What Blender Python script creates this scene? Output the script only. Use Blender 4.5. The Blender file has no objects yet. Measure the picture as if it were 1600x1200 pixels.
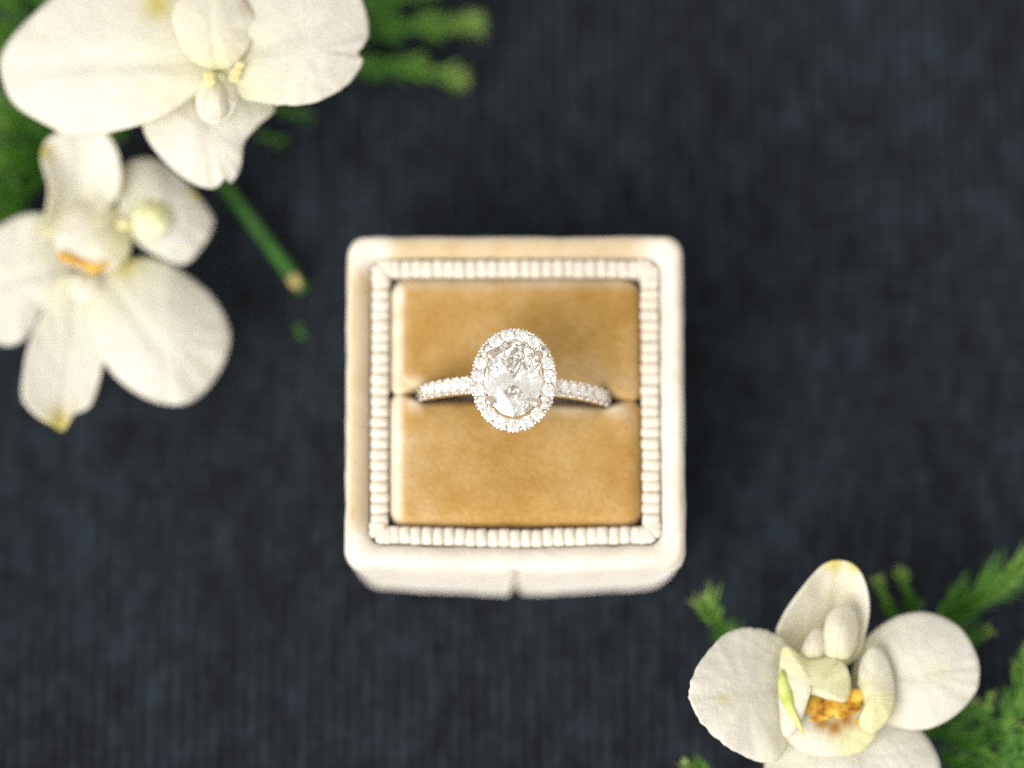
import bpy, bmesh, math, random
from mathutils import Vector, Matrix, noise

# ------------------------------------------------------------------ camera, sky, sun, exposure
K = 0.001                                    # lengths below are in millimetres
S = bpy.context.scene
COL = S.collection
TILT = math.radians(11.5)
DIST, FPX = 450.0, 5970.0                    # mm from the box top, focal length in photo pixels
FWD = Vector((0, math.sin(TILT), -math.cos(TILT)))
UP = Vector((0, math.cos(TILT), math.sin(TILT)))
RIGHT = Vector((1, 0, 0))
EYE = Vector((0, 0, 22)) - FWD * DIST
FOCUS_Z = 31.2

cd = bpy.data.cameras.new('camera')
cam = bpy.data.objects.new('camera', cd)
COL.objects.link(cam)
S.camera = cam
cam.location = EYE * K
cam.rotation_euler = (TILT, 0, 0)
cd.sensor_width = 36
cd.lens = FPX / 1600 * 36
cd.clip_start, cd.clip_end = 0.02, 20
cd.dof.use_dof = True
cd.dof.focus_distance = ((Vector((0, -0.6, FOCUS_Z)) - EYE).dot(FWD)) * K
cd.dof.aperture_fstop = cd.lens / 27.0
cd.dof.aperture_blades = 0

SUN_AZ = Vector((-0.70, -0.71)).normalized()  # plan direction towards the light
SUN_EL = math.radians(39)
world = bpy.data.worlds.new('World')
S.world = world
world.use_nodes = True
wn, wl = world.node_tree.nodes, world.node_tree.links
bg = wn['Background']
sky = wn.new('ShaderNodeTexSky')
sky.sky_type = 'NISHITA'
sky.sun_disc = False
sky.sun_elevation = SUN_EL
sky.sun_rotation = math.atan2(SUN_AZ.x, SUN_AZ.y)
sky.air_density, sky.dust_density, sky.ozone_density = 1.0, 4.0, 0.6
hs = wn.new('ShaderNodeHueSaturation')
hs.inputs['Saturation'].default_value = 0.22   # thin high cloud: the whole sky is paler
wl.new(sky.outputs[0], hs.inputs['Color'])
ov = wn.new('ShaderNodeMix')                   # ... and evened out by a bright, faintly warm overcast veil
ov.data_type = 'RGBA'
ov.inputs['Factor'].default_value = 0.62
ov.inputs[7].default_value = (6.6, 6.3, 5.7, 1)
wl.new(hs.outputs[0], ov.inputs[6])
wl.new(ov.outputs[2], bg.inputs['Color'])
bg.inputs['Strength'].default_value = 0.08

sl = bpy.data.lights.new('sun', 'SUN')
sun = bpy.data.objects.new('sun', sl)
COL.objects.link(sun)
sl.energy = 1.5
sl.angle = math.radians(52)
sl.color = (1.0, 0.95, 0.87)
d = Vector((SUN_AZ.x * math.cos(SUN_EL), SUN_AZ.y * math.cos(SUN_EL), math.sin(SUN_EL)))
sun.rotation_euler = d.to_track_quat('Z', 'Y').to_euler()
sun.location = d * 1.0

vs = S.view_settings
vs.view_transform, vs.look, vs.gamma, vs.exposure = 'Standard', 'None', 1.0, 1.08
S.cycles.max_bounces = 24
S.cycles.glossy_bounces = 16
S.cycles.transmission_bounces = 20
S.cycles.use_denoising = False                 # the remaining grain stands for that of the film
S.cycles.use_adaptive_sampling = False
S.cycles.sample_clamp_indirect = 6
S.cycles.caustics_reflective = False
S.cycles.caustics_refractive = False

# ------------------------------------------------------------------ helpers
def ray(px, py):
    return FWD * FPX + RIGHT * (px - 800) + UP * (600 - py)

def at(px, py, z):                           # photo pixel -> point at height z (mm)
    r = ray(px, py)
    return EYE + r * ((z - EYE.z) / r.z)

def tag(o, label=None, cat=None, group=None, kind=None):
    for k, v in (('label', label), ('category', cat), ('group', group), ('kind', kind)):
        if v:
            o[k] = v
    return o

def thing(name, loc, label, cat, group=None, rz=0.0):
    o = bpy.data.objects.new(name, None)
    COL.objects.link(o)
    o.empty_display_size = 0.005
    o.location = Vector(loc) * K
    o.rotation_euler = (0, 0, rz)
    return tag(o, label, cat, group)

def build(name, verts, faces, mat, parent=None, origin=(0, 0, 0), smooth=True, attrs=None):
    """verts in mm in world (or in the thing's frame when origin is 0)."""
    o3 = Vector(origin)
    me = bpy.data.meshes.new(name)
    me.from_pydata([(Vector(v) - o3) * K for v in verts], [], faces)
    if smooth:
        me.polygons.foreach_set('use_smooth', [True] * len(me.polygons))
    me.materials.append(mat)
    for an, vals in (attrs or {}).items():
        a = me.attributes.new(an, 'FLOAT', 'POINT')
        a.data.foreach_set('value', vals)
    me.update()
    ob = bpy.data.objects.new(name, me)
    COL.objects.link(ob)
    if parent:
        ob.parent = parent
    return ob

def link_copy(name, me, parent):
    ob = bpy.data.objects.new(name, me)
    COL.objects.link(ob)
    ob.parent = parent
    return ob

def fix_normals(ob):
    bm = bmesh.new()
    bm.from_mesh(ob.data)
    bmesh.ops.recalc_face_normals(bm, faces=bm.faces)
    bm.to_mesh(ob.data)
    bm.free()

def nz(x, y, z=0.0, s=1.0, seed=0.0):
    return noise.noise(Vector((x * s + seed * 7.13, y * s - seed * 3.7, z * s + seed)))

def loops_mesh(loops, cap_start=False, cap_end=False, closed=True):
    n = len(loops[0])
    v, f = [], []
    for L in loops:
        v += [tuple(p) for p in L]
    for i in range(len(loops) - 1):
        for j in range(n if closed else n - 1):
            k = (j + 1) % n
            f.append((i * n + j, i * n + k, (i + 1) * n + k, (i + 1) * n + j))
    if cap_start:
        f.append(tuple(reversed(range(n))))
    if cap_end:
        f.append(tuple(range((len(loops) - 1) * n, len(loops) * n)))
    return v, f

def tube(path, radii, seg=10):
    loops = []
    n = len(path)
    prev = None
    for i, p in enumerate(path):
        t = (path[min(i + 1, n - 1)] - path[max(i - 1, 0)]).normalized()
        ref = prev if prev is not None else (Vector((0, 0, 1)) if abs(t.z) < .9 else Vector((1, 0, 0)))
        a = (ref - t * ref.dot(t)).normalized()
        prev = a
        b = t.cross(a)
        r = radii[i] if hasattr(radii, '__len__') else radii
        loops.append([p + (a * math.cos(q) + b * math.sin(q)) * r for q in [2 * math.pi * k / seg for k in range(seg)]])
    return loops_mesh(loops, True, True)

def catmull(pts, per, closed=True):
    n = len(pts)
    out = []
    rng = range(n) if closed else range(n - 1)
    for i in rng:
        g = (lambda k: pts[k % n]) if closed else (lambda k: pts[max(0, min(n - 1, k))])
        p0, p1, p2, p3 = g(i - 1), g(i), g(i + 1), g(i + 2)
        for j in range(per):
            t = j / per
            out.append(tuple(0.5 * ((2 * b) + (c - a) * t + (2 * a - 5 * b + 4 * c - e) * t * t + (3 * b - a - 3 * c + e) * t ** 3)
                             for a, b, c, e in zip(p0, p1, p2, p3)))
    if not closed:
        out.append(tuple(pts[-1]))
    return out

def merge(parts):
    v, f = [], []
    for pv, pf in parts:
        o = len(v)
        v += [tuple(p) for p in pv]
        f += [tuple(i + o for i in q) for q in pf]
    return v, f

def uv_ball(c, r, seg=8, rings=5, scale=(1, 1, 1)):
    v, f = [], []
    c = Vector(c)
    v.append(c + Vector((0, 0, r * scale[2])))
    for i in range(1, rings):
        th = math.pi * i / rings
        for j in range(seg):
            ph = 2 * math.pi * j / seg
            v.append(c + Vector((r * scale[0] * math.sin(th) * math.cos(ph), r * scale[1] * math.sin(th) * math.sin(ph), r * scale[2] * math.cos(th))))
    v.append(c - Vector((0, 0, r * scale[2])))
    for j in range(seg):
        k = (j + 1) % seg
        f.append((0, 1 + j, 1 + k))
        for i in range(rings - 2):
            a, b = 1 + i * seg, 1 + (i + 1) * seg
            f.append((a + j, b + j, b + k, a + k))
        f.append((1 + (rings - 2) * seg + j, len(v) - 1, 1 + (rings - 2) * seg + k))
    return v, f

# ------------------------------------------------------------------ materials
class Mat:
    def __init__(self, name):
        self.m = bpy.data.materials.new(name)
        self.m.use_nodes = True
        self.n, self.l = self.m.node_tree.nodes, self.m.node_tree.links
        self.b = self.n['Principled BSDF']
        self.out = self.n['Material Output']
    def set(self, **kw):
        for k, v in kw.items():
            self.b.inputs[k.replace('_', ' ')].default_value = v
        return self
    def node(self, t, **kw):
        x = self.n.new('ShaderNode' + t)
        for k, v in kw.items():
            setattr(x, k, v)
        return x
    def noise(self, scale, detail=4, rough=.55, coord='Object', stretch=(1, 1, 1)):
        tc = self.node('TexCoord')
        mp = self.node('Mapping')
        mp.inputs['Scale'].default_value = stretch
        self.l.new(tc.outputs[coord], mp.inputs['Vector'])
        nt = self.node('TexNoise')
        nt.inputs['Scale'].default_value = scale
        nt.inputs['Detail'].default_value = detail
        nt.inputs['Roughness'].default_value = rough
        self.l.new(mp.outputs[0], nt.inputs['Vector'])
        return nt.outputs['Fac']
    def attr(self, name):
        a = self.node('Attribute')
        a.attribute_name = name
        return a.outputs['Fac']
    def ramp(self, fac, stops):
        r = self.node('ValToRGB')
        e = r.color_ramp.elements
        while len(e) < len(stops):
            e.new(0.5)
        for el, (p, c) in zip(e, stops):
            el.position = p
            el.color = (*c, 1) if len(c) == 3 else c
        self.l.new(fac, r.inputs['Fac'])
        return r.outputs['Color']
    def mix(self, fac, a, b, blend='MIX'):
        x = self.node('Mix', data_type='RGBA', blend_type=blend)
        for sock, val in ((x.inputs['Factor'], fac), (x.inputs[6], a), (x.inputs[7], b)):
            if hasattr(val, 'is_linked'):
                self.l.new(val, sock)
            else:
                sock.default_value = (*val, 1) if isinstance(val, tuple) else val
        return x.outputs[2]
    def math(self, op, a, b=None, c=None):
        x = self.node('Math', operation=op)
        for i, val in enumerate((a, b, c)):
            if val is None:
                continue
            if hasattr(val, 'is_linked'):
                self.l.new(val, x.inputs[i])
            else:
                x.inputs[i].default_value = val
        return x.outputs[0]
    def color(self, sock):
        self.l.new(sock, self.b.inputs['Base Color'])
        return self
    def bump(self, height, dist, strength=1.0, normal=None):
        b = self.node('Bump')
        b.inputs['Strength'].default_value = strength
        b.inputs['Distance'].default_value = dist * K
        self.l.new(height, b.inputs['Height'])
        if normal is not None:
            self.l.new(normal, b.inputs['Normal'])
        self.l.new(b.outputs[0], self.b.inputs['Normal'])
        return b.outputs[0]

def cloth_material():
    M = Mat('navy_linen')
    slub = M.noise(1, 3, .6, stretch=(330, 165, 1))       # soft mottling drawn out along the warp
    thread = M.noise(1, 2, .6, stretch=(1500, 160, 1))    # warp threads
    weft = M.noise(1, 2, .6, stretch=(220, 1500, 1))
    broad = M.noise(1, 2, .5, stretch=(45, 30, 1))
    f = M.math('MULTIPLY_ADD', thread, .45, M.math('MULTIPLY', slub, .55))
    f = M.math('ADD', f, M.math('MULTIPLY_ADD', weft, .2, -.1))
    tc = M.node('TexCoord')
    weave = []
    for axis, sc, dist in (('X', 1280 / 6.283, 1.6), ('Y', 1560 / 6.283, 1.2)):     # yarns about 0.75 mm apart, wandering a little
        w = M.node('TexWave', wave_type='BANDS', bands_direction=axis)
        w.inputs['Scale'].default_value = sc * 6.283 / 6.283
        w.inputs['Distortion'].default_value = dist
        w.inputs['Detail'].default_value = 2
        w.inputs['Detail Scale'].default_value = .6
        M.l.new(tc.outputs['Object'], w.inputs['Vector'])
        weave.append(w.outputs['Fac'])
    f = M.math('ADD', f, M.math('MULTIPLY_ADD', weave[0], .20, -.10))
    f = M.math('ADD', f, M.math('MULTIPLY_ADD', weave[1], .14, -.07))
    speck = M.noise(1, 2, .6, stretch=(720, 480, 1))
    f = M.math('ADD', f, M.math('MULTIPLY_ADD', speck, .4, -.2))
    f = M.math('ADD', f, M.math('MULTIPLY_ADD', broad, .35, -.175))
    c = M.ramp(f, [(.30, (.0040, .0034, .0044)), (.5, (.0088, .0114, .0166)), (.68, (.0188, .0285, .0390))])
    M.color(c)
    M.set(Roughness=.95, Sheen_Weight=.06, Sheen_Roughness=.5, Specular_IOR_Level=.15)
    wv = M.math('ADD', thread, weft)
    M.bump(wv, .15, .6)
    return M.m

def velvet(name, dark, mid, light, sheen, tint, mott=260, painted_shading=None):
    M = Mat(name)
    a = M.noise(mott, 4, .6)
    b = M.noise(2600, 2, .6)
    f = M.math('MULTIPLY_ADD', b, .35, M.math('MULTIPLY', a, .65))
    c = M.ramp(f, [(.3, dark), (.5, mid), (.7, light)])
    if painted_shading:
        wf = M.math('MULTIPLY', M.attr('painted_shading'), M.math('MULTIPLY_ADD', a, .9, .45))
        c = M.mix(wf, c, painted_shading)  # velvet light and shade painted into the pile colour
    M.color(c)
    M.set(Roughness=.9, Sheen_Weight=sheen, Sheen_Roughness=.35, Specular_IOR_Level=.1)
    M.b.inputs['Sheen Tint'].default_value = (*tint, 1)
    M.bump(M.noise(1800, 3, .6), .12, .6)
    return M.m

def metal_material(name, col, rough):
    M = Mat(name)
    M.set(Metallic=1.0, Roughness=rough)
    M.b.inputs['Base Color'].default_value = (*col, 1)
    M.bump(M.noise(1500, 3, .6), .03, .4)
    return M.m

def diamond_material(name, cloud):
    M = Mat(name)
    M.set(Roughness=0.0, IOR=2.42, Transmission_Weight=1.0)
    M.b.inputs['Base Color'].default_value = (1, .987, .93, 1)
    # included stones: a faint milky cloud inside
    df = M.node('BsdfTranslucent')
    df.inputs['Color'].default_value = (.95, .93, .86, 1)
    d2 = M.node('BsdfDiffuse')
    d2.inputs['Color'].default_value = (.96, .94, .86, 1)
    ad = M.node('MixShader')
    M.l.new(df.outputs[0], ad.inputs[1]); M.l.new(d2.outputs[0], ad.inputs[2])
    ad.inputs[0].default_value = .9
    mx = M.node('MixShader')
    M.l.new(M.math('MULTIPLY_ADD', M.noise(700, 3, .6), .6, cloud), mx.inputs[0])
    M.l.new(M.b.outputs[0], mx.inputs[1]); M.l.new(ad.outputs[0], mx.inputs[2])
    M.l.new(mx.outputs[0], M.out.inputs['Surface'])
    return M.m

def petal_material(name, base, body, tip_tint):
    """along: 0 at the petal base .. 1 at its tip; fan: angle about the base; stain: yellowed spots"""
    M = Mat(name)
    al, fan, st = M.attr('along'), M.attr('fan'), M.attr('stain')
    c = M.ramp(al, [(0.0, base), (.30, tuple((p + 2 * q) / 3 for p, q in zip(base, body))), (.55, body), (1.0, body)])
    cmb = M.node('CombineXYZ')
    M.l.new(M.math('MULTIPLY', fan, 26.0), cmb.inputs[0])
    M.l.new(M.math('MULTIPLY', al, 2.2), cmb.inputs[1])
    vn = M.node('TexNoise')
    vn.inputs['Scale'].default_value = 1.0
    vn.inputs['Detail'].default_value = 4
    M.l.new(cmb.outputs[0], vn.inputs['Vector'])
    mott = M.noise(500, 3, .6)
    c = M.mix(M.math('MULTIPLY_ADD', vn.outputs['Fac'], .6, -.2), c, (.74, .70, .60))
    c = M.mix(M.math('MULTIPLY_ADD', mott, .4, -.1), c, (.80, .77, .66))
    c = M.mix(st, c, tip_tint)
    M.color(c)
    M.set(Roughness=.55, Specular_IOR_Level=.3, Subsurface_Weight=.35, Subsurface_Scale=K, Sheen_Weight=.08)
    M.b.inputs['Subsurface Radius'].default_value = (1.6, 1.3, .8)
    h = M.math('MULTIPLY_ADD', vn.outputs['Fac'], .7, M.math('MULTIPLY', M.noise(1500, 3, .6), .5))
    nrm = M.bump(h, .45, .55)
    tr = M.node('BsdfTranslucent')
    M.l.new(c, tr.inputs['Color'])
    mx = M.node('MixShader')
    mx.inputs[0].default_value = .32
    M.l.new(M.b.outputs[0], mx.inputs[1])
    M.l.new(tr.outputs[0], mx.inputs[2])
    M.l.new(mx.outputs[0], M.out.inputs['Surface'])
    return M.m

def mottled(name, stops, scale=500, rough=.5, sss=0.0, bump=.1):
    M = Mat(name)
    M.color(M.ramp(M.noise(scale, 4, .6), stops))
    M.set(Roughness=rough, Specular_IOR_Level=.3, Subsurface_Weight=sss, Subsurface_Scale=K)
    M.bump(M.noise(scale * 3, 3, .6), bump, .5)
    return M.m

def needle_material():
    M = Mat('fern_green')
    t = M.attr('tip')
    n = M.noise(420, 2, .5)
    c = M.ramp(M.math('MULTIPLY_ADD', n, .5, M.math('MULTIPLY', t, .75)),
               [(.12, (.030, .115, .012)), (.42, (.085, .26, .024)), (.8, (.19, .36, .06)), (1.0, (.34, .47, .13))])
    M.color(c)
    M.set(Roughness=.5, Specular_IOR_Level=.35)
    tr = M.node('BsdfTranslucent')
    M.l.new(c, tr.inputs['Color'])
    mx = M.node('MixShader')
    mx.inputs[0].default_value = .25
    M.l.new(M.b.outputs[0], mx.inputs[1])
    M.l.new(tr.outputs[0], mx.inputs[2])
    M.l.new(mx.outputs[0], M.out.inputs['Surface'])
    return M.m

NAVY = cloth_material()
CREAM = velvet('cream_velvet', (.62, .555, .46), (.72, .665, .58), (.77, .725, .655), .9, (1, .97, .95), painted_shading=(.47, .345, .18))
RIBBON = velvet('cream_rib_cord', (.64, .575, .48), (.72, .66, .57), (.78, .73, .65), .35, (1, .97, .94))
AMBER = velvet('amber_velvet', (.31, .160, .028), (.42, .258, .086), (.53, .385, .215), .6, (1, .86, .68), mott=120, painted_shading=(.82, .74, .60))
GOLD = metal_material('white_gold', (.90, .85, .80), .13)
CLAW = metal_material('reflection_tinted_gold', (.74, .60, .51), .07)  # same gold, with amber reflections put into its base colour
DIAMOND = diamond_material('diamond', -.6)
MILKY = diamond_material('included_diamond', -.34)
PETAL = petal_material('orchid_petal', (.85, .82, .54), (.89, .85, .73), (.70, .60, .16))
LIP = petal_material('orchid_lip', (.84, .80, .44), (.85, .81, .66), (.42, .17, .012))
COLUMN = mottled('orchid_column', [(.3, (.66, .62, .30)), (.5, (.74, .70, .42)), (.7, (.78, .75, .56))], 200, .75, .3)
CALLUS = mottled('orchid_callus', [(.40, (.15, .045, .008)), (.48, (.46, .21, .012)), (.60, (.72, .48, .07))], 330, .45, .1, .2)
GREENSTRIP = mottled('orchid_green', [(.3, (.36, .43, .07)), (.7, (.58, .61, .26))], 500, .5, .2)
NEEDLE = needle_material()
TWIG = mottled('fern_twig', [(.3, (.03, .085, .012)), (.7, (.08, .15, .03))], 600, .6)
STALK = mottled('green_stalk', [(.3, (.022, .105, .014)), (.7, (.06, .18, .03))], 400, .75)
OCHRE = mottled('orchid_ochre', [(.3, (.58, .50, .20)), (.7, (.76, .70, .42))], 500, .6, .2)
CUTFACE = mottled('cut_stalk_face', [(.3, (.42, .30, .10)), (.7, (.62, .50, .24))], 900, .7)

# ------------------------------------------------------------------ the tablecloth
def make_cloth():
    edge = [-1200, -800, -500, -300, -200, -150] + [-120 + 4 * i for i in range(61)] + [150, 200, 300, 500, 800, 1200]
    v, f = [], []
    n = len(edge)
    for y in edge:
        for x in edge:
            v.append((x, y, .35 * nz(x, y, 0, .03, 3) + .15 * nz(x, y, 0, .11, 5) - .3))
    for i in range(n - 1):
        for j in range(n - 1):
            f.append((i * n + j, i * n + j + 1, (i + 1) * n + j + 1, (i + 1) * n + j))
    o = build('tablecloth', v, f, NAVY)
    tag(o, 'dark navy blue woven linen cloth spread under everything', 'tablecloth', None, 'structure')
make_cloth()

# ------------------------------------------------------------------ the ring box
BOX = at(805, 623, 22)
BOX = Vector((BOX.x, BOX.y, 0))
HALF = 20.0
box = thing('ring_box', BOX, 'open cream velvet ring box with amber cushions holding the ring', 'ring box')

def outline(inset, rc, vee=0.0, groove=0.0, half=HALF, nx=20, nc=8, front=48):
    """closed rounded square, anticlockwise from the front edge; the front is a shallow prow with a cleft at its middle"""
    a = half - inset
    rc = max(min(rc, a), .3)
    p = []
    def side(x0, y0, x1, y1, n, skip=True):
        for i in range(n):
            t = i / n
            p.append([x0 + (x1 - x0) * t, y0 + (y1 - y0) * t])
    def arc(cx, cy, a0):
        for i in range(nc):
            q = a0 + (math.pi / 2) * i / nc
            p.append([cx + rc * math.cos(q), cy + rc * math.sin(q)])
    b = a - rc
    xs = []
    for i in range(front):                   # denser towards the cleft
        t = -1 + 2 * i / front
        xs.append(b * (abs(t) ** 1.7) * (1 if t > 0 else -1))
    for x in xs:
        p.append([x, -a])
    arc(b, -b, -math.pi / 2)
    side(a, -b, a, b, nx); arc(b, b, 0)
    side(b, a, -b, a, nx); arc(-b, b, math.pi / 2)
    side(-a, b, -a, -b, nx); arc(-b, -b, math.pi)
    for q in p:
        if q[1] < -b * .98:
            k = max(0.0, 1 - abs(q[0]) / a)
            q[1] -= vee * k
            q[1] += groove * math.exp(-(q[0] / .62) ** 2)
    return p

def make_shell():
    prof = [  # inset, z, corner radius, vee, groove
        (2.0, 0.0, 3.0, .9, .3), (1.2, .25, 3.2, 1.05, .8), (.75, 1.0, 3.3, 1.1, 1.2), (.5, 4, 3.2, 1.1, 1.3), (.25, 10, 3.0, 1.02, 1.3), (.1, 15, 2.8, .95, 1.25),
        (.0, 18.3, 2.4, .85, 1.1), (.03, 19.9, 2.2, .8, .8), (.15, 20.9, 2.1, .75, .45), (.45, 21.7, 2.0, .72, .2), (.9, 22.02, 1.9, .68, .05),
        (1.55, 21.98, 1.9, .62, 0), (2.2, 21.75, 1.9, .56, 0), (2.6, 21.4, 1.8, .5, 0), (2.8, 20.8, 1.7, .45, 0), (2.88, 19.5, 1.6, .4, 0), (2.9, 17.0, 1.6, .4, 0)]
    loops, painted_shading = [], []
    for i, (ins, z, rc, vee, g) in enumerate(prof):
        L = []
        for (x, y) in outline(ins, rc, vee, g):
            w = .15 * nz(x, y, z, .40, 2) + .11 * nz(x, y, z, 1.5, 4)
            r = Vector((x, y, 0)).normalized()
            zz = z + (.10 * nz(x, y, 0, .5, 9) if z > 18 else 0)
            # nap shade painted as tan into the colour of the hinge-side and left rim
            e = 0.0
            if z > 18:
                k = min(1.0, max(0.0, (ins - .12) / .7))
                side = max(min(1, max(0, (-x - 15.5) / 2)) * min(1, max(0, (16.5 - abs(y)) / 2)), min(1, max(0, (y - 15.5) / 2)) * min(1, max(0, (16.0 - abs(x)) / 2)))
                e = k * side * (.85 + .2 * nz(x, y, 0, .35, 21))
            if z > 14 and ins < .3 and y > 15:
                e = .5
            painted_shading.append(max(0, min(1, e)))
            L.append(Vector((x, y, zz)) + r * w)
        loops.append(L)
    v, f = loops_mesh(loops, True, True)
    o = build('outer_shell', v, f, CREAM, box, attrs={'painted_shading': painted_shading})
    fix_normals(o)
make_shell()

TRIM_C, RIB_LEN = 15.95, 2.15
def make_trim():
    # backing band of the ribbon, following the rim
    loops = []
    for ins, z in ((HALF - 17.05, 18.5), (HALF - 17.0, 20.6), (HALF - 16.6, 20.95), (HALF - 15.4, 20.95), (HALF - 15.05, 20.6), (HALF - 15.0, 18.5)):
        loops.append([Vector((x, y, z)) for x, y in outline(ins, max(.5, 1.7 - (ins - 3) * .5), .55)])
    v, f = loops_mesh(loops)
    band = build('ribbed_trim', v, f, RIBBON, box)
    fix_normals(band)
    # one rib: a soft half-round cord laid across the band, ends turned down
    variants = []
    rnd = random.Random(4)
    for k in range(4):
        loops = []
        hw, hh = .675, .53
        for s in (-1.0, -.93, -.78, -.4, 0, .4, .78, .93, 1.0):
            e = max(0.0, 1 - abs(s) ** 5) ** .5
            L = []
            for q in range(8):
                a = math.pi * q / 7
                x = hw * math.cos(a) * (.55 + .45 * e) * (1 + .05 * rnd.uniform(-1, 1))
                z = hh * (math.sin(a) ** .8) * e * (1 + .07 * rnd.uniform(-1, 1)) - .05 - .12 * abs(s) ** 3
                L.append(Vector((x + .04 * rnd.uniform(-1, 1), s * RIB_LEN / 2, z)))
            loops.append(L)
        v, f = loops_mesh(loops, closed=False)
        me = bpy.data.meshes.new('rib')
        me.from_pydata([Vector(p) * K for p in v], [], f)
        me.polygons.foreach_set('use_smooth', [True] * len(me.polygons))
        me.materials.append(RIBBON)
        bm = bmesh.new(); bm.from_mesh(me); bmesh.ops.recalc_face_normals(bm, faces=bm.faces)
        if sum(fc.normal.z for fc in bm.faces) < 0:
            bmesh.ops.reverse_faces(bm, faces=bm.faces)
        bm.to_mesh(me); bm.free()
        variants.append(me)
    pitch = 1.29
    spots = []
    n = 23
    for side in range(4):
        ang = side * math.pi / 2
        for i in range(n):
            s = (i - (n - 1) / 2) * pitch
            y = -TRIM_C - (.55 * max(0, 1 - abs(s) / 17) if side == 0 else 0)
            c, sn = math.cos(ang), math.sin(ang)
            spots.append((s * c - y * sn, s * sn + y * c, ang, 1.0))
        # fan round the corner
        cx = cy = n / 2 * pitch - .05
        for k, q in enumerate((8, 30, 60, 82)):
            a = math.radians(q)
            rr = TRIM_C - cx + .05 + .35 * math.sin(2 * a)
            x, y = cx + rr * math.sin(a), -(cy + rr * math.cos(a))
            c, sn = math.cos(ang), math.sin(ang)
            spots.append((x * c - y * sn, x * sn + y * c, ang + a, .86))
    for x, y, a, sc in spots:
        o = link_copy('rib', variants[rnd.randrange(4)], band)
        o.location = Vector((x + rnd.uniform(-.07, .07), y + rnd.uniform(-.07, .07), 21.0 + rnd.uniform(-.05, .05))) * K
        o.rotation_euler = (rnd.uniform(-.04, .04), rnd.uniform(-.05, .05), a + rnd.uniform(-.065, .065))
        o.scale = (sc * rnd.uniform(.94, 1.04), rnd.uniform(.96, 1.03), rnd.uniform(.9, 1.1))
make_trim()

SLOT = at(803, 620, 21)
SLOT_Y = SLOT.y - BOX.y
RING_RZ = math.radians(-1.6)
def slot_y(x):
    return SLOT_Y + math.tan(RING_RZ) * x

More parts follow.
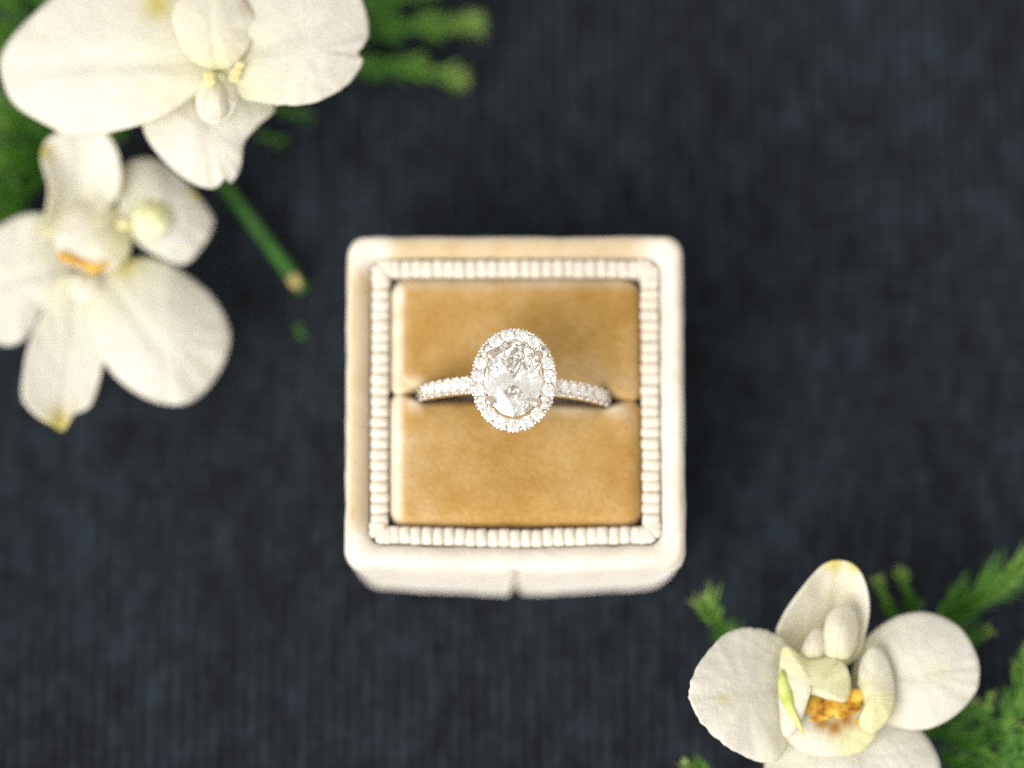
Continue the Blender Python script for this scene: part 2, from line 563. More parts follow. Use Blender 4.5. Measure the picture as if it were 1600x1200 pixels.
def make_cushion(back):
    hx, hy = 14.95, 14.95
    R = 1.5
    # outline of this half: three outer sides, and the slot edge which opens where the band goes in
    def gap(x):
        ax = abs(x)
        o = .04
        if ax < 13.0:
            t = min(1, (13.0 - ax) / 2.6)
            o += .62 * t * t * (3 - 2 * t)
        return o
    def ring_pts(ins):
        p = []
        rc = max(2.3 - ins * .6, .4)
        a = hx - ins
        top = hy - ins
        N = 44
        for i in range(N):
            x = -a + rc * .4 + (2 * a - rc * .8) * i / (N - 1)
            p.append((x, slot_y(x) + gap(x) + ins * .5, 1))
        for i in range(14):
            p.append((a, slot_y(a) + .1 + ins + .6 + (top - rc - (slot_y(a) + .1 + ins + .6)) * i / 13, 0))
        for i in range(1, 7):
            q = math.pi / 2 * i / 6
            p.append((a - rc + rc * math.cos(q), top - rc + rc * math.sin(q), 0))
        for i in range(1, 30):
            p.append((a - rc - 2 * (a - rc) * i / 29, top, 0))
        for i in range(1, 7):
            q = math.pi / 2 + math.pi / 2 * i / 6
            p.append((-a + rc + rc * math.cos(q), top - rc + rc * math.sin(q), 0))
        for i in range(1, 15):
            y1 = slot_y(-a) + .1 + ins + .6
            p.append((-a, top - rc + (y1 - (top - rc)) * i / 14, 0))
        return p
    TOPZ = 21.15
    loops, painted_shading = [], []
    def wob(x, y):
        return .22 * nz(x, y, 0, .16, 11 if back else 12) + .07 * nz(x, y, 0, .6, 13)
    def put(x, y, z):
        return Vector((x, y, z))
    def shape(x, y):
        # gently stuffed, and puffed up where the band squeezes the slot open
        ys = y - slot_y(x)
        yn = (ys - 7.3) / 7.3
        dome = .5 * max(0, 1 - (x / hx) ** 4) * max(0, 1 - abs(yn) ** 4)
        puff = .5 * math.exp(-((abs(x) - 11.8) / 1.1) ** 2) * math.exp(-((ys - 1.6) / 1.3) ** 2)
        return dome + puff + wob(x, y)
    def lip_highlight(x, y, isslot):
        # painted highlights, a paler pile colour: the left lips, the hinge-side lip, and beside the band
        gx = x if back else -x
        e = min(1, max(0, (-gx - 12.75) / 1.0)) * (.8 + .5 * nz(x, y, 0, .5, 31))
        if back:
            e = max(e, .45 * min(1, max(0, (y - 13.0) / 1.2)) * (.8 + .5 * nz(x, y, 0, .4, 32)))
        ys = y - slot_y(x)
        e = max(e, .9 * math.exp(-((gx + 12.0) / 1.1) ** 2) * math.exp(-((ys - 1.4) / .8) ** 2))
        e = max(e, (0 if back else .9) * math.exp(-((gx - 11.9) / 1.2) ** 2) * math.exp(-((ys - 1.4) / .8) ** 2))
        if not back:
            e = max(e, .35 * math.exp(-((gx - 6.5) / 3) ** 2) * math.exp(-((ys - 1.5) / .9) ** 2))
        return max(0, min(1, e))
    prof = [(0, 16.5), (0, TOPZ - R)] + [(R * (1 - math.cos(math.radians(t))), TOPZ - R + R * math.sin(math.radians(t))) for t in (18, 36, 54, 72, 90)]
    for ins, z in prof:
        L = []
        for x, y, isslot in ring_pts(ins):
            zz = z
            if isslot and z > TOPZ - R - .1:        # the closed ends of the slot are only a crease
                op = min(1, max(0, (13.2 - abs(x)) / 1.4))
                zz = TOPZ - (TOPZ - z) * (.3 + .7 * op)
            if z > TOPZ - R - .1:
                zz += shape(x, y) * (ins / R)
            L.append(put(x, y, zz))
            painted_shading.append(lip_highlight(x, y, isslot) * (1 if z > TOPZ - R - .1 else 0))
        loops.append(L)
    last = loops[-1]
    c = Vector((0, (slot_y(0) + hy) / 2, TOPZ))
    for s in (.96, .9, .8, .66, .5, .32, .14):
        L = []
        for p in last:
            x, y = c.x + (p.x - c.x) * s, c.y + (p.y - c.y) * s
            L.append(Vector((x, y, TOPZ + shape(x, y))))
            painted_shading.append(lip_highlight(x, y, 0) * max(0, (s - .8) / .2))
        loops.append(L)
    v, f = loops_mesh(loops, False, True)
    return v, f, painted_shading

for back in (True, False):
    if back:
        v, f, wn_ = make_cushion(True)
    else:                                    # the front half is the same form turned about, with its own lumps
        keep, kr = SLOT_Y, RING_RZ
        SLOT_Y = -keep
        v, f, wn_ = make_cushion(False)
        v = [(-x, -y, z) for x, y, z in v]
        SLOT_Y, RING_RZ = keep, kr
    o = build('cushion', v, f, AMBER, box, attrs={'painted_shading': wn_})
    fix_normals(o)

# ------------------------------------------------------------------ the ring
RING_C = Vector((SLOT.x, SLOT.y, 16.6))
ring = thing('engagement_ring', RING_C, 'oval diamond halo engagement ring standing in the velvet slot of the box', 'ring', None, RING_RZ)
RO = 11.9

def gem_mesh(name, ax, ay, crown, pav, table=.56, jitter=0.0, seed=1, lower=.26, mat=None, fine=False):
    """brilliant cut: table, stars, kites, halves, girdle, pavilion; convex hull of its corners"""
    rnd = random.Random(seed)
    pts = []
    J = lambda: 1 + jitter * rnd.uniform(-1, 1)
    for k in range(8):
        a = math.radians(22.5 + 45 * k)
        pts.append((table * math.cos(a), table * math.sin(a), crown))
    for k in range(8):
        a = math.radians(45 * k)
        r = .80 * J()
        pts.append((r * math.cos(a), r * math.sin(a), crown * .60 * J()))
    for k in range(16):
        a = math.radians(22.5 * k)
        for z in (.035, -.035):
            pts.append((math.cos(a), math.sin(a), z))
    for k in range(8):
        a = math.radians(22.5 + 45 * k)
        r = lower + .22
        pts.append((r * math.cos(a) * J(), r * math.sin(a) * J(), -pav * (1 - r) * 1.09))
        if fine:
            a = math.radians(45 * k)
            pts.append((.74 * math.cos(a) * J(), .74 * math.sin(a) * J(), -pav * .26 * 1.16))
            pts.append((.24 * math.cos(a) * J(), .24 * math.sin(a) * J(), -pav * .76 * 1.05))
    pts.append((0, 0, -pav))
    bm = bmesh.new()
    m = min(ax, ay)
    for x, y, z in pts:
        bm.verts.new((x * ax * K, y * ay * K, z * m * K))
    r = bmesh.ops.convex_hull(bm, input=bm.verts)
    bmesh.ops.delete(bm, geom=[g for g in r['geom_interior'] if isinstance(g, bmesh.types.BMVert)], context='VERTS')
    bmesh.ops.recalc_face_normals(bm, faces=bm.faces)
    me = bpy.data.meshes.new(name)
    bm.to_mesh(me)
    bm.free()
    me.materials.append(mat or DIAMOND)
    return me

def make_ring():
    # band: full circle in the x-z plane
    loops = []
    NS = 120
    for i in range(NS):
        ph = 2 * math.pi * i / NS                # 0 at the top
        top = max(0.0, math.cos(ph))
        w, t = 1.55 + .6 * top, 1.05
        er = Vector((math.sin(ph), 0, math.cos(ph)))
        L = []
        for k in range(24):
            q = 2 * math.pi * k / 24
            cx, cy = math.cos(q), math.sin(q)
            sx = math.copysign(abs(cx) ** .6, cx) * t / 2
            sy = math.copysign(abs(cy) ** .6, cy) * w / 2
            if cx > 0 and top > .25:               # channel for the stones
                sx -= .55 * math.exp(-(sy / .42) ** 2)
            L.append(er * (RO - t / 2 + sx) + Vector((0, sy, 0)))
        loops.append(L)
    v, f = loops_mesh(loops + [loops[0]])
    o = build('band', v, f, GOLD, ring)
    fix_normals(o)
    # diamonds set along both shoulders
    gm = gem_mesh('shoulder_diamond', .66, .66, .31, .84, .55, .05, 3)
    beads = []
    for sgn in (-1, 1):
        for k in range(8):
            ph = math.radians(24 + 6.3 * k) * sgn
            er = Vector((math.sin(ph), 0, math.cos(ph)))
            g = link_copy('shoulder_diamond', gm, ring)
            g.location = er * (RO + .12) * K
            g.rotation_mode = 'QUATERNION'
            g.rotation_quaternion = er.to_track_quat('Z', 'Y')
            p2 = math.radians(24 + 6.3 * (k + .5)) * sgn
            e2 = Vector((math.sin(p2), 0, math.cos(p2)))
            hw = (1.55 + .55 * math.cos(p2)) / 2 - .12
            for sy in (-1, 1):
                beads.append(uv_ball(e2 * (RO + .16) + Vector((0, sy * hw, 0)), .22, 8, 6))
            for sy in (-1, 1):                   # scalloped cup wall beside each stone
                beads.append(uv_ball(er * (RO - .12) + Vector((0, sy * (hw + .02), 0)), .34, 8, 6, (1, .4, 1)))
    v, f = merge(beads)
    o = build('bead_setting', v, f, GOLD, ring)
    o['kind'] = 'stuff'
    # halo
    zh = 14.4                                    # halo plane above the ring centre
    def ell(ax, ay, z, n=72):
        return [Vector((ax * math.cos(2 * math.pi * k / n), ay * math.sin(2 * math.pi * k / n), z)) for k in range(n)]
    hp = [(3.42, -1.0), (3.43, -.02), (3.52, .04), (3.66, -.06), (4.08, -.80), (4.30, -.80), (4.72, -.08), (4.82, .0), (4.9, -.1), (4.9, -.55), (4.6, -1.0), (3.42, -1.0)]
    hal = [ell(r, r + 1.16, zh + z) for r, z in hp]
    v, f = loops_mesh(hal)
    o = build('halo_setting', v, f, GOLD, ring)
    fix_normals(o)
    hm = [gem_mesh('halo_diamond', .76, .76, .31, .86, .55, .06, s) for s in (5, 6, 7)]
    NH = 19
    # equal arc steps round the ellipse
    ax, ay = 4.18, 5.36
    fine = [(ax * math.cos(t), ay * math.sin(t)) for t in [2 * math.pi * k / 2000 for k in range(2001)]]
    acc = [0]
    for a, b in zip(fine, fine[1:]):
        acc.append(acc[-1] + math.hypot(b[0] - a[0], b[1] - a[1]))
    rnd = random.Random(12)
    beads = []
    def on(s):
        s = s % acc[-1]
        i = next(i for i, q in enumerate(acc) if q >= s)
        x, y = fine[i]
        nv = Vector((x / ax ** 2, y / ay ** 2, 0)).normalized()
        return Vector((x, y, 0)), nv
    for k in range(NH):
        p, nv = on(acc[-1] * (k + .3) / NH)
        g = link_copy('halo_diamond', hm[k % 3], ring)
        g.location = (p + Vector((0, 0, zh + .06))) * K
        g.rotation_mode = 'QUATERNION'
        zax = (Vector((0, 0, 1)) + nv * .16 + Vector((rnd.uniform(-.05, .05), rnd.uniform(-.05, .05), 0))).normalized()
        g.rotation_quaternion = zax.to_track_quat('Z', 'Y') @ Vector((0, 0, 1)).rotation_difference(Vector((0, 0, 1)))
        p, nv = on(acc[-1] * (k + .8) / NH)
        beads.append(uv_ball(p + nv * .56 + Vector((0, 0, zh + .05)), .21, 8, 6))
        beads.append(uv_ball(p - nv * .50 + Vector((0, 0, zh + .05)), .19, 8, 6))
        for q in (.3, .55, .05):                 # milled outer edge
            p2, n2 = on(acc[-1] * (k + q) / NH)
            beads.append(uv_ball(p2 + n2 * .69 + Vector((0, 0, zh - .2)), .2, 6, 5))
    v, f = merge(beads)
    o = build('halo_beads', v, f, GOLD, ring)
    o['kind'] = 'stuff'
    # gallery: an open basket under the halo
    gal = [ell(2.95, 3.9, zh - .75), ell(3.1, 4.1, zh - .72), ell(2.35, 2.5, zh - 2.0), ell(1.7, 1.2, RO - .4), ell(1.5, 1.0, RO - .4), ell(2.1, 2.2, zh - 2.0), ell(2.95, 3.9, zh - .75)]
    v, f = loops_mesh(gal)
    o = build('gallery', v, f, GOLD, ring)
    fix_normals(o)
    # centre stone
    cm = gem_mesh('centre_diamond', 3.34, 4.44, .30, .86, .58, .05, 21, .28, MILKY, True)
    g = link_copy('centre_diamond', cm, ring)
    g.location = Vector((0, 0, zh + .35)) * K
    g.rotation_euler = (math.radians(1.5), math.radians(-1.5), 0)
    # four claws, each a post with a rounded bead closing over the girdle
    for sx, sy in ((-1, 1), (1, 1), (-1, -1), (1, -1)):
        x, y = 2.60 * sx, 2.66 * sy
        n = Vector((x / 3.2 ** 2, y / 4.27 ** 2, 0)).normalized()
        b = Vector((x, y, 0))
        path = [Vector((x * .62, y * .55, zh - 1.9)), Vector((x * .95, y * .95, zh - .7)) + n * .2, b + n * .42 + Vector((0, 0, zh + .1)),
                b + n * .30 + Vector((0, 0, zh + .50)), b + n * .10 + Vector((0, 0, zh + .78))]
        tv = tube(path, [.3, .34, .36, .4, .34], 10)
        bv = uv_ball(b + n * .12 + Vector((0, 0, zh + .86)), .60, 16, 10, (1, 1, .75))
        v, f = merge([tv, bv])
        o = build('prong', v, f, CLAW, ring)
make_ring()

# ------------------------------------------------------------------ orchids
ZO = 0.0
def petal(root, name, pts, base, z0, z1, camber=1.0, ruffle=.6, mat=None, seed=0, per=6, rings=14, stains=(), groove=.35, thick=.18, fray=.0):
    """a petal with its photographed outline (pixels), standing at its own heights: z0 at its base, z1 at its tip"""
    out = catmull([(float(a), float(b)) for a, b in pts], per)
    n = len(out)
    cx, cy = sum(p[0] for p in out) / n, sum(p[1] for p in out) / n
    bx, by = base
    tip = max(out, key=lambda p: math.hypot(p[0] - bx, p[1] - by))
    ux, uy = tip[0] - bx, tip[1] - by
    LL = math.hypot(ux, uy)
    ux, uy = ux / LL, uy / LL
    wid = max(abs(-(p[0] - bx) * uy + (p[1] - by) * ux) for p in out) or 1
    v, f, al, fan, st = [], [], [], [], []
    def add(x, y, rho, th):
        s = ((x - bx) * ux + (y - by) * uy) / LL
        w = (-(x - bx) * uy + (y - by) * ux) / wid
        s1 = max(0.0, min(1.0, s))
        z = z0 + (z1 - z0) * s + camber * (1 - rho * rho)
        z += ruffle * rho * rho * (.7 * nz(math.cos(th) * 1.6, math.sin(th) * 1.6, 0, 1, seed) + .45 * nz(math.cos(th) * 4, math.sin(th) * 4, 1, 1, seed + 5))
        z -= groove * math.exp(-(w / .13) ** 2) * max(0, 1 - s1) ** .6
        z += .25 * nz(x, y, 0, .018, seed + 2) + .10 * nz(x, y, 0, .06, seed + 3)
        z = max(z + ZO, .3)
        v.append(at(x, y, z))
        al.append(s1)
        fan.append(.5 + math.atan2(w * wid, max(1e-3, s * LL + .12 * LL)) / math.pi)
        q = 0.0
        for (sx, sy, sr, *amt) in stains:
            q = max(q, (amt[0] if amt else 1.0) * math.exp(-((x - sx) ** 2 + (y - sy) ** 2) / (sr * sr)))
        st.append(min(1, q))
    add(cx, cy, 0, 0)
    for i in range(1, rings + 1):
        rho = (i / rings) ** .85
        for j, (x, y) in enumerate(out):
            th = 2 * math.pi * j / n
            k = 1.0 + (fray * rho ** 6 * nz(math.cos(th) * 9, math.sin(th) * 9, 2, 1, seed + 8) if fray else 0)
            add(cx + (x - cx) * rho * k, cy + (y - cy) * rho * k, rho, th)
    for j in range(n):
        f.append((0, 1 + j, 1 + (j + 1) % n))
    for i in range(rings - 1):
        a, b = 1 + i * n, 1 + (i + 1) * n
        for j in range(n):
            k = (j + 1) % n
            f.append((a + j, b + j, b + k, a + k))
    o = build(name, v, f, mat or PETAL, root, Vector(root.location) / K, True, {'along': al, 'fan': fan, 'stain': st})
    fix_normals(o)
    if sum(p.normal.z for p in o.data.polygons) < 0:
        o.data.flip_normals()
    md = o.modifiers.new('thickness', 'SOLIDIFY')
    md.thickness = thick * K
    md.offset = -1
    return o

def lump(root, name, px, py, z, ax, ay, az, rot, mat, seed=0, bumpy=.08, pinch=0.0, tilt=(0, 0)):
    c = at(px, py, z)
    v, f = uv_ball((0, 0, 0), 1.0, 28, 18)
    R = Matrix.Rotation(rot, 3, 'Z') @ Matrix.Rotation(tilt[0], 3, 'X') @ Matrix.Rotation(tilt[1], 3, 'Y')
    w = []
    for p in v:
        p = Vector(p)
        k = 1 + bumpy * nz(p.x * 1.7, p.y * 1.7, p.z * 1.7, 1, seed)
        q = Vector((p.x * ax * (1 - pinch * p.y), p.y * ay, p.z * az)) * k
        q.z -= .25 * az * math.exp(-(p.x / .18) ** 2) * max(0, p.z) if pinch else 0
        w.append(c + R @ q)
    return build(name, w, f, mat, root, Vector(root.location) / K)

def nodules(root, name, spots, mat, flat=.5):
    parts = []
    for px, py, z, r in spots:
        c = at(px, py, z + ZO)
        parts.append(uv_ball(c, r, 12, 8, (1.35, 1.05, flat)))
    v, f = merge(parts)
    return build(name, v, f, mat, root, Vector(root.location) / K)

def pedicel(root, pts, r):
    path = [Vector(p) for p in catmull([tuple(at(*p)) for p in pts], 6, False)]
    v, f = tube(path, r, 10)
    return build('pedicel', v, f, STALK, root, Vector(root.location) / K)

G = 'white orchid blooms laid on the cloth'
def ground(px, py):
    p = at(px, py, 0)
    return Vector((p.x, p.y, 0))

# --- bloom cropped by the top edge
fl = thing('orchid_bloom', ground(330, 110), 'largest white orchid bloom, broad rounded petals cut off by the top edge', 'flower', G)
petal(fl, 'sepal', [(262, 110), (330, 95), (395, 110), (430, 165), (405, 195), (382, 222), (376, 262), (362, 285), (352, 279), (335, 294), (305, 288), (268, 262), (236, 226), (222, 190), (232, 150)],
      (335, 110), 24, 22, 1.2, .9, seed=1, groove=.5)
petal(fl, 'sepal', [(250, 20), (235, -40), (260, -120), (320, -170), (390, -120), (410, -40), (390, 20), (320, 50)], (325, 60), 23, 18, 1.0, .8, seed=2, stains=[(245, 12, 16), (385, 12, 14)])
petal(fl, 'petal', [(335, 120), (290, 160), (235, 190), (172, 207), (118, 214), (66, 192), (18, 158), (0, 104), (12, 66), (52, 22), (108, -22), (190, -45), (262, -30), (318, 20), (345, 70)],
      (340, 95), 28.5, 22, 2.2, 1.0, seed=3, groove=.8, stains=[(245, 8, 22)])
petal(fl, 'petal', [(345, 125), (352, 60), (395, -20), (470, -70), (530, -50), (566, 0), (577, 46), (570, 70), (561, 84), (567, 96), (548, 128), (512, 152), (478, 163), (440, 164), (405, 160), (370, 150)],
      (345, 95), 29, 29, 1.5, 1.0, seed=4, groove=.8, fray=.02)
petal(fl, 'lip', [(268, 20), (300, -20), (345, -25), (388, 5), (398, 45), (380, 88), (352, 108), (318, 104), (288, 80)], (338, 120), 29.6, 29.6, .9, .6, LIP, 5, rings=10, thick=.2, stains=[(385, 10, 12, .4)])
petal(fl, 'lip_lobe', [(306, 150), (318, 120), (340, 112), (366, 126), (372, 160), (362, 184), (336, 196), (312, 182)], (338, 112), 29.6, 28.6, 1.0, .5, LIP, 6, rings=8, thick=.25)
petal(fl, 'column', [(318, 150), (324, 132), (338, 124), (350, 134), (357, 152), (358, 172), (346, 186), (328, 184), (318, 170)], (338, 126), 29.8, 29.4, 1.5, .2, LIP, 41, rings=9, groove=.15)
nodules(fl, 'callus', [(326, 118, 30.55, .5), (328, 128, 30.5, .55), (366, 122, 30.25, .5), (370, 112, 30.25, .5), (375, 102, 30.25, .45)], OCHRE, .2)
pedicel(fl, [(335, 110, 25), (320, 60, 18), (290, 0, 9), (260, -60, 2.5), (240, -120, 1.4)], 1.3)

ZO = -3.0                                     # this bloom lies lower
# --- bloom at the left edge
fl = thing('orchid_bloom', ground(140, 410), 'white orchid bloom on the left edge with a small orange marked lip', 'flower', G)
petal(fl, 'petal', [(120, 430), (85, 345), (42, 334), (0, 352), (-45, 380), (-75, 450), (-40, 520), (-10, 533), (14, 540), (44, 526), (68, 486), (100, 470)], (130, 410), 14, 11, 1.2, .8, seed=11, groove=.5)
petal(fl, 'petal', [(150, 430), (200, 405), (248, 404), (292, 430), (334, 466), (358, 512), (357, 548), (338, 590), (308, 622), (276, 633), (232, 624), (188, 596), (158, 556), (140, 490)],
      (155, 415), 15, 12, 2.2, .7, seed=12, groove=.5, stains=[(195, 412, 22)])
petal(fl, 'sepal', [(100, 430), (72, 480), (48, 530), (36, 590), (36, 624), (58, 650), (84, 664), (97, 672), (108, 658), (116, 646), (140, 634), (154, 596), (164, 545), (164, 490), (150, 440)],
      (125, 420), 14.5, 13, -1.0, .8, seed=13, groove=.3, stains=[(92, 664, 26)])
petal(fl, 'sepal', [(190, 345), (184, 290), (198, 256), (232, 247), (268, 262), (298, 292), (308, 304), (326, 328), (334, 350), (318, 384), (288, 413), (252, 402), (215, 380)],
      (180, 360), 15.5, 14, 1.2, .8, seed=14, stains=[(308, 300, 15)], groove=.4)
petal(fl, 'sepal', [(66, 372), (74, 330), (77, 290), (66, 250), (72, 222), (96, 206), (124, 194), (160, 204), (182, 236), (188, 278), (180, 310), (150, 335), (110, 355)],
      (125, 350), 15.5, 20, -2.4, .8, seed=15, stains=[(68, 236, 13)], groove=.4)
petal(fl, 'lip', [(85, 370), (108, 328), (150, 312), (190, 330), (206, 372), (196, 410), (166, 428), (128, 424), (98, 404)], (175, 350), 15.4, 15.0, 1.9, .5, LIP, 16, rings=12, thick=.25, stains=[(100, 402, 8), (114, 406, 6), (130, 412, 7), (148, 420, 9), (162, 414, 8)])
petal(fl, 'lip_lobe', [(190, 345), (206, 318), (240, 304), (268, 318), (276, 348), (254, 374), (222, 376)], (190, 355), 15.6, 15.3, 1.2, .4, LIP, 17, rings=8, thick=.25)
petal(fl, 'lip_lobe', [(106, 452), (112, 430), (136, 424), (160, 432), (166, 456), (146, 472), (120, 470)], (140, 420), 15.0, 14.6, 1.0, .4, LIP, 18, rings=8)
petal(fl, 'column', [(206, 352), (208, 330), (222, 316), (244, 312), (262, 322), (268, 342), (260, 360), (242, 368), (222, 364)], (204, 350), 16.0, 16.0, 1.5, .2, COLUMN, 42, rings=9, groove=.15)
nodules(fl, 'callus', [(101, 401, 15.9, .65), (112, 404, 16.1, .6), (123, 409, 16.1, .6), (136, 413, 16.0, .6), (147, 419, 15.8, .7), (159, 413, 15.9, .6)], CALLUS)
nodules(fl, 'throat_spot', [(194, 350, 16.3, .7)], OCHRE)
pedicel(fl, [(140, 400, 8.5), (100, 420, 6), (40, 430, 3), (-40, 450, 1.4)], 1.2)

ZO = 0.0
# --- bloom in the lower right corner
fl = thing('orchid_bloom', ground(1300, 1090), 'white orchid bloom at the lower right with a brown spotted lip and hooded top petal', 'flower', G)
petal(fl, 'sepal', [(1230, 1090), (1280, 1100), (1350, 1095), (1416, 1120), (1452, 1156), (1470, 1200), (1462, 1250), (1400, 1300), (1300, 1310), (1220, 1280), (1196, 1230), (1196, 1180), (1208, 1130)],
      (1310, 1080), 14.5, 13, 2.0, .8, seed=21, groove=.5)
petal(fl, 'petal', [(1250, 1075), (1232, 1010), (1206, 988), (1162, 981), (1124, 998), (1092, 1038), (1077, 1076), (1084, 1110), (1108, 1144), (1150, 1176), (1196, 1192), (1222, 1180), (1242, 1130)],
      (1270, 1075), 15.0, 21.5, 1.2, .8, seed=22, per=12, groove=.3, fray=.03, stains=[(1132, 1092, 9, .45), (1138, 1092, 26, .14)])
petal(fl, 'petal', [(1330, 1080), (1338, 1020), (1362, 988), (1404, 962), (1452, 957), (1500, 980), (1526, 1022), (1531, 1052), (1524, 1084), (1490, 1120), (1446, 1140), (1400, 1136), (1350, 1120)],
      (1330, 1070), 14.5, 16.5, 1.8, .7, seed=23, groove=.3, stains=[(1462, 1048, 22, .18)])
petal(fl, 'sepal', [(1212, 1000), (1226, 960), (1254, 920), (1284, 886), (1308, 877), (1334, 884), (1350, 908), (1357, 945), (1352, 985), (1335, 1030), (1280, 1050), (1230, 1035)],
      (1290, 1050), 15, 19, -2.6, .6, seed=24, stains=[(1303, 878, 18), (1335, 884, 13), (1285, 1000, 50, .36), (1310, 930, 40, .22)], groove=1.3)
petal(fl, 'lip', [(1225, 1150), (1216, 1090), (1218, 1040), (1226, 1008), (1262, 1030), (1300, 1026), (1322, 1040), (1330, 1070), (1322, 1096), (1296, 1094), (1262, 1088), (1252, 1130)],
      (1290, 1060), 18.6, 17.8, 1.2, .8, LIP, 25, rings=10, thick=.25)
petal(fl, 'lip_lobe', [(1340, 1070), (1346, 1030), (1366, 1008), (1388, 1030), (1398, 1076), (1392, 1120), (1364, 1146), (1342, 1130), (1350, 1100)],
      (1340, 1080), 17.6, 17.4, 1.0, .6, LIP, 26, rings=8, thick=.25)
petal(fl, 'lip_lobe', [(1222, 1140), (1240, 1090), (1300, 1080), (1352, 1090), (1372, 1135), (1350, 1172), (1300, 1182), (1250, 1172)],
      (1300, 1110), 16.8, 16.6, 1.0, .5, LIP, 27, rings=12, thick=.25, stains=[(1262, 1106, 13), (1278, 1104, 15), (1295, 1110, 14), (1312, 1106, 15), (1330, 1098, 15), (1338, 1084, 13), (1284, 1130, 13), (1304, 1136, 14), (1322, 1124, 13)])
petal(fl, 'column', [(1290, 1030), (1286, 1000), (1290, 968), (1302, 950), (1320, 944), (1336, 956), (1342, 982), (1338, 1010), (1326, 1030), (1308, 1038)], (1308, 1036), 18.0, 18.0, 1.9, .2, LIP, 43, rings=10, groove=.1)
petal(fl, 'column_wing', [(1250, 1026), (1256, 1004), (1268, 986), (1280, 980), (1290, 990), (1292, 1012), (1284, 1034), (1264, 1040)], (1270, 1040), 17.8, 17.6, 1.0, .2, LIP, 44, rings=8, groove=.1)
rc = random.Random(9)
spots = []
for k in range(26):
    t = k / 25
    spots.append((1264 + 76 * t + rc.uniform(-4, 4), 1104 + 5 * math.sin(3.1 * t) - 24 * max(0, t - .8) * 5 * .9 + rc.uniform(-7, 7), 17.5 + rc.uniform(-.12, .12), rc.uniform(.55, 1.0)))
for k in range(20):
    t = k / 19
    spots.append((1276 + 56 * t + rc.uniform(-4, 4), 1126 + 9 * math.sin(3.1 * t) + rc.uniform(-6, 6), 17.35 + rc.uniform(-.12, .12), rc.uniform(.55, .9)))
nodules(fl, 'callus', spots, CALLUS, .28)
petal(fl, 'green_streak', [(1222, 1046), (1234, 1066), (1242, 1092), (1250, 1124), (1256, 1146), (1240, 1128), (1222, 1098), (1215, 1068)], (1222, 1046), 19.0, 18.3, .6, .2, GREENSTRIP, 28, rings=5, groove=0)
pedicel(fl, [(1310, 1090, 14), (1330, 1150, 8), (1350, 1230, 3), (1370, 1300, 1.4)], 1.3)

# ------------------------------------------------------------------ ferns
def plume(parent, origin, pts, r, seed, dens=1.0, name='plume', wave=.34, tipc=1.0):
    """one feathery shoot: a thin twig set all round with short forward-pointing needles"""
    rnd = random.Random(seed)
    path = [Vector(p) for p in catmull([tuple(at(*p)) for p in pts], 14, False)]
    L = [0]
    for a, b in zip(path, path[1:]):
        L.append(L[-1] + (b - a).length)
    tot = L[-1]
    parts = [tube(path, [.28 * (1 - .7 * q / tot) for q in L], 5)]
    tip = []
    tip += [.2 * q / tot for q in L for _ in range(5)]
    v, f = list(parts[0][0]), list(parts[0][1])
    step = .13 / dens
    s = 0.0
    i = 0
    while s < tot:
        while i < len(L) - 2 and L[i + 1] < s:
            i += 1
        t = (s - L[i]) / max(1e-6, L[i + 1] - L[i])
        p = path[i].lerp(path[i + 1], t)
        d = (path[i + 1] - path[i]).normalized()
        a = d.orthogonal().normalized()
        u = s / tot
        clump = 1 + wave * math.sin(s * 1.15 + seed) + .2 * nz(s * .5, seed, 0, 1)
        env = r * clump * (1.0 - .45 * max(0, (u - .75) / .25) ** 2) * (.7 + .3 * min(1, u / .15))
        q = rnd.uniform(0, 2 * math.pi)
        side = (Matrix.Rotation(q, 3, d) @ a)
        dirv = (side * rnd.uniform(.75, 1.0) + d * rnd.uniform(.55, 1.0)).normalized()
        ln = env * rnd.uniform(.55, 1.55) * 1.25
        w = rnd.uniform(.12, .22)
        e1 = dirv.orthogonal().normalized()
        e2 = dirv.cross(e1)
        m = p + dirv * ln * .5 + d * .05 * ln
        e = p + dirv * ln + d * .2 * ln
        b = len(v)
        v.append(tuple(p))
        for k in range(3):
            c = e1 * math.cos(2.094 * k) + e2 * math.sin(2.094 * k)
            v.append(tuple(m + c * w))
        v.append(tuple(e))
        f += [(b, b + 1, b + 2), (b, b + 2, b + 3), (b, b + 3, b + 1), (b + 4, b + 2, b + 1), (b + 4, b + 3, b + 2), (b + 4, b + 1, b + 3)]
        tv = tipc * max(0, (u - .35) / .65) * .9 + rnd.uniform(-.05, .12)
        tip += [tv * .6, tv, tv, tv, tv + .12]
        s += step * rnd.uniform(.6, 1.4) * .5
    v = [(p[0], p[1], max(p[2], .12)) for p in v]
    o = build(name, v, f, NEEDLE, parent, origin, False, {'tip': tip[:len(v)] + [0] * max(0, len(v) - len(tip))})
    o['kind'] = 'stuff'
    return o

def frond(px, py, label, stem, plumes, seed):
    t = thing('fern_frond', ground(px, py), label, 'fern', 'green feathery fern fronds')
    org = Vector(t.location) / K
    path = [Vector(p) for p in catmull([tuple(at(*p)) for p in stem], 8, False)]
    v, f = tube(path, [.55 - .25 * i / len(path) for i in range(len(path))], 8)
    build('stem', v, f, TWIG, t, org)
    for i, (pts, r, *tc) in enumerate(plumes):
        plume(t, org, pts, r, seed * 31 + i, tipc=tc[0] if tc else 1.0)
    return t

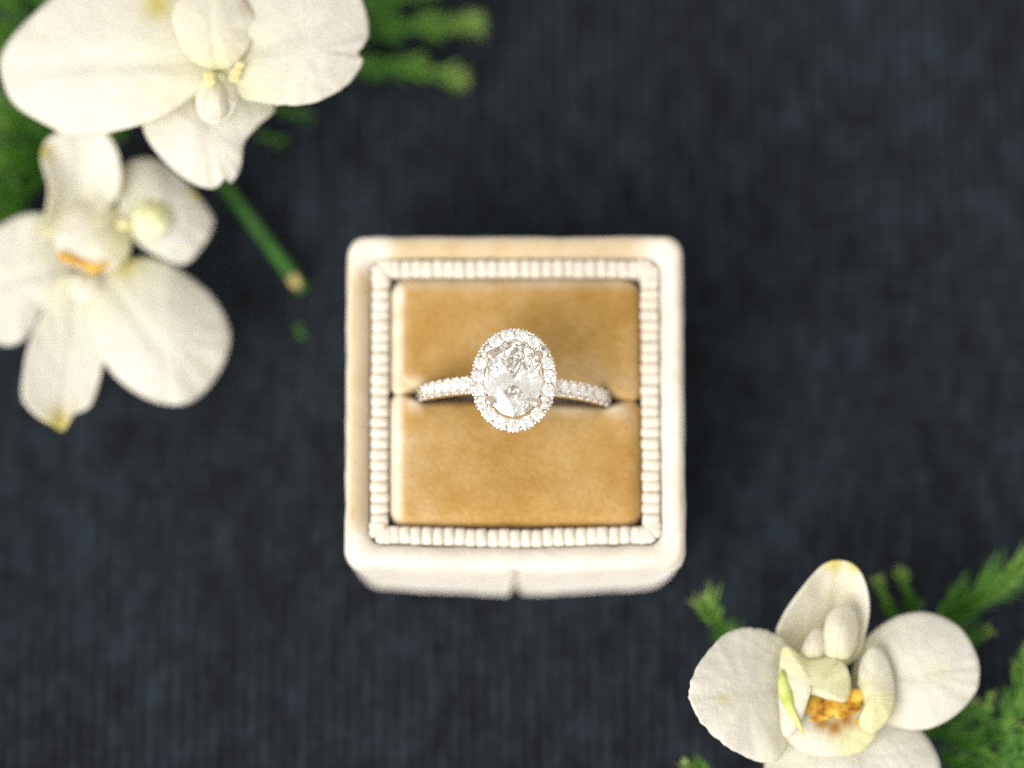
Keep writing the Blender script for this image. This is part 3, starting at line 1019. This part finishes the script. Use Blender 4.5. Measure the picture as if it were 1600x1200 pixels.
frond(520, 60, 'fern frond with two light green tips reaching right from behind the largest bloom',
      [(400, 130, 3), (480, 80, 4), (540, 30, 5), (600, -40, 5)],
      [([(500, 60, 3), (590, 44, 3), (680, 38, 2.5), (752, 36, 2)], 1.6), ([(480, 105, 2.5), (560, 104, 2.5), (640, 108, 2), (700, 118, 2), (728, 130, 1.8)], 1.55),
       ([(520, 30, 5), (580, 10, 6), (640, -12, 6), (700, -40, 6)], 1.5), ([(430, 165, 2), (455, 175, 2.5), (480, 182, 2.5)], .9, -.3), ([(500, 20, 4), (550, -20, 5), (590, -60, 5)], 1.5),
       ([(400, 210, 1.5), (420, 215, 1.5), (440, 222, 1.5)], .6, -.3)], 1)
frond(60, 20, 'dark green fern frond in the top left corner behind the largest bloom',
      [(140, 60, 4), (80, 40, 4), (20, 20, 4), (-60, 0, 3)],
      [([(140, 30, 5), (80, 10, 6), (30, -10, 6), (-30, -30, 6)], 1.7), ([(110, 60, 5), (50, 48, 6), (0, 42, 6), (-50, 40, 6)], 1.6), ([(150, 10, 4), (110, -10, 5), (60, -40, 5)], 1.6),
       ([(70, 110, 4), (30, 85, 5), (-20, 78, 5)], 1.5), ([(190, 10, 4), (165, -15, 5), (130, -40, 5)], 1.5), ([(40, 30, 7), (10, 0, 8), (-20, -20, 8)], 1.5)], 2)
frond(40, 260, 'bushy fern frond at the left edge between the two orchid blooms',
      [(200, 190, 3), (120, 230, 4), (40, 270, 4), (-60, 310, 3)],
      [([(150, 205, 5), (90, 215, 6), (30, 205, 7), (-30, 190, 7)], 1.7), ([(120, 230, 5), (70, 250, 6), (10, 258, 7), (-40, 262, 7)], 1.6), ([(90, 250, 4), (50, 280, 5), (0, 305, 5), (-50, 330, 5)], 1.6),
       ([(100, 215, 7), (60, 200, 8), (10, 170, 8), (-20, 150, 8)], 1.5), ([(70, 270, 6), (45, 300, 6.5), (15, 335, 6.5), (-20, 370, 6)], 1.4), ([(60, 230, 8), (30, 235, 8.5), (-10, 232, 9)], 1.4),
       ([(205, 190, 3), (190, 205, 3.5), (176, 214, 3.5)], 1.0), ([(30, 290, 7), (5, 285, 7), (-30, 280, 7)], 1.3)], 3)
frond(1150, 1000, 'short single fern tip poking out left above the left petal of the lower bloom',
      [(1230, 1080, 2), (1190, 1040, 3), (1160, 1010, 4)],
      [([(1175, 1035, 4), (1145, 1000, 5.5), (1120, 970, 7), (1102, 938, 8)], 1.5)], 4)
frond(1090, 1200, 'small yellowish fern tip cut by the bottom edge below the left petal',
      [(1200, 1290, 2), (1150, 1250, 3), (1110, 1215, 4)],
      [([(1140, 1240, 5), (1105, 1212, 6), (1070, 1196, 7)], 1.2)], 5)
frond(1500, 950, 'fern frond with one thick plume rising to the right edge above the lower bloom',
      [(1380, 1060, 3), (1430, 1000, 4), (1500, 950, 5), (1620, 860, 6)],
      [([(1455, 985, 5), (1500, 945, 6), (1560, 905, 7), (1640, 855, 8)], 1.9), ([(1450, 1000, 5), (1490, 965, 6), (1530, 935, 7), (1590, 890, 7)], 1.6), ([(1412, 985, 3), (1396, 960, 4), (1382, 935, 5), (1372, 905, 5)], .75),
       ([(1440, 970, 3), (1428, 945, 4), (1415, 915, 5), (1408, 895, 5)], .9), ([(1500, 1000, 4), (1520, 995, 4.5), (1545, 985, 5)], 1.1), ([(1480, 990, 4), (1490, 965, 5), (1500, 940, 5)], 1.3)], 6)
frond(1540, 1130, 'dense fern frond in the lower right corner under the right petal',
      [(1400, 1110, 3), (1480, 1140, 4), (1560, 1160, 4), (1660, 1190, 4)],
      [([(1440, 1140, 4), (1490, 1150, 5), (1530, 1170, 6), (1570, 1220, 6)], 1.3), ([(1480, 1130, 5), (1530, 1115, 6), (1545, 1100, 6), (1550, 1085, 6)], .9), ([(1500, 1150, 5), (1550, 1140, 6), (1590, 1110, 7), (1615, 1060, 7)], 1.3),
       ([(1560, 1130, 5), (1585, 1090, 6), (1598, 1050, 7), (1610, 1010, 7)], 1.2), ([(1490, 1190, 4), (1530, 1190, 5), (1580, 1175, 6), (1640, 1160, 6)], 1.2), ([(1470, 1165, 3), (1500, 1200, 4), (1520, 1240, 4)], 1.2),
       ([(1540, 1210, 6), (1570, 1180, 7), (1600, 1150, 8), (1640, 1120, 8)], 1.3), ([(1470, 1130, 4), (1500, 1110, 5), (1525, 1100, 5)], .9), ([(1550, 1160, 6), (1568, 1150, 6.5), (1580, 1130, 7)], 1.0),
       ([(1575, 1220, 7), (1590, 1190, 8), (1620, 1170, 8)], 1.2)], 7)

# ------------------------------------------------------------------ cut stalk and crumbs of fern on the cloth
st = thing('cut_stalk', ground(420, 370), 'smooth green cut stalk lying below the largest bloom, pale at its cut end', 'stalk')
org = Vector(st.location) / K
path = [Vector(p) for p in catmull([tuple(at(*p)) for p in ((300, 235, 5.5), (345, 285, 4.5), (400, 355, 3.2), (450, 422, 1.9), (474, 454, 1.3))], 8, False)]
v, f = tube(path, [.72 + .10 * i / len(path) for i in range(len(path))], 16)
build('stem', v, f, STALK, st, org)
# pale oblique cut: an oval face on the upper left of the end
e = path[-1]
dr = (path[-1] - path[-4]).normalized()
nrm = Vector((-.35, -.2, .9)).normalized()
ea = (dr - nrm * dr.dot(nrm)).normalized()
eb = nrm.cross(ea)
c0 = e - dr * 1.5 + Vector((-.25, -.1, .72))
rim = [[c0 + (ea * math.cos(q) * 1.1 + eb * math.sin(q) * .66) * r + nrm * h for q in [2 * math.pi * k / 20 for k in range(20)]] for r, h in ((1.0, -.3), (.97, .05), (.8, .14), (.3, .17))]
v, f = loops_mesh(rim, True, True)
o = build('cut_face', v, f, CUTFACE, st, org)
fix_normals(o)

cr = thing('fern_crumb', ground(466, 515), 'tiny dark green crumb of fern lying between stalk end and box', 'leaf crumb')
plume(cr, Vector(cr.location) / K, [(462, 508, .5), (466, 516, .7), (470, 525, .5)], .55, 77, 1.0, 'needles', .1, .2)
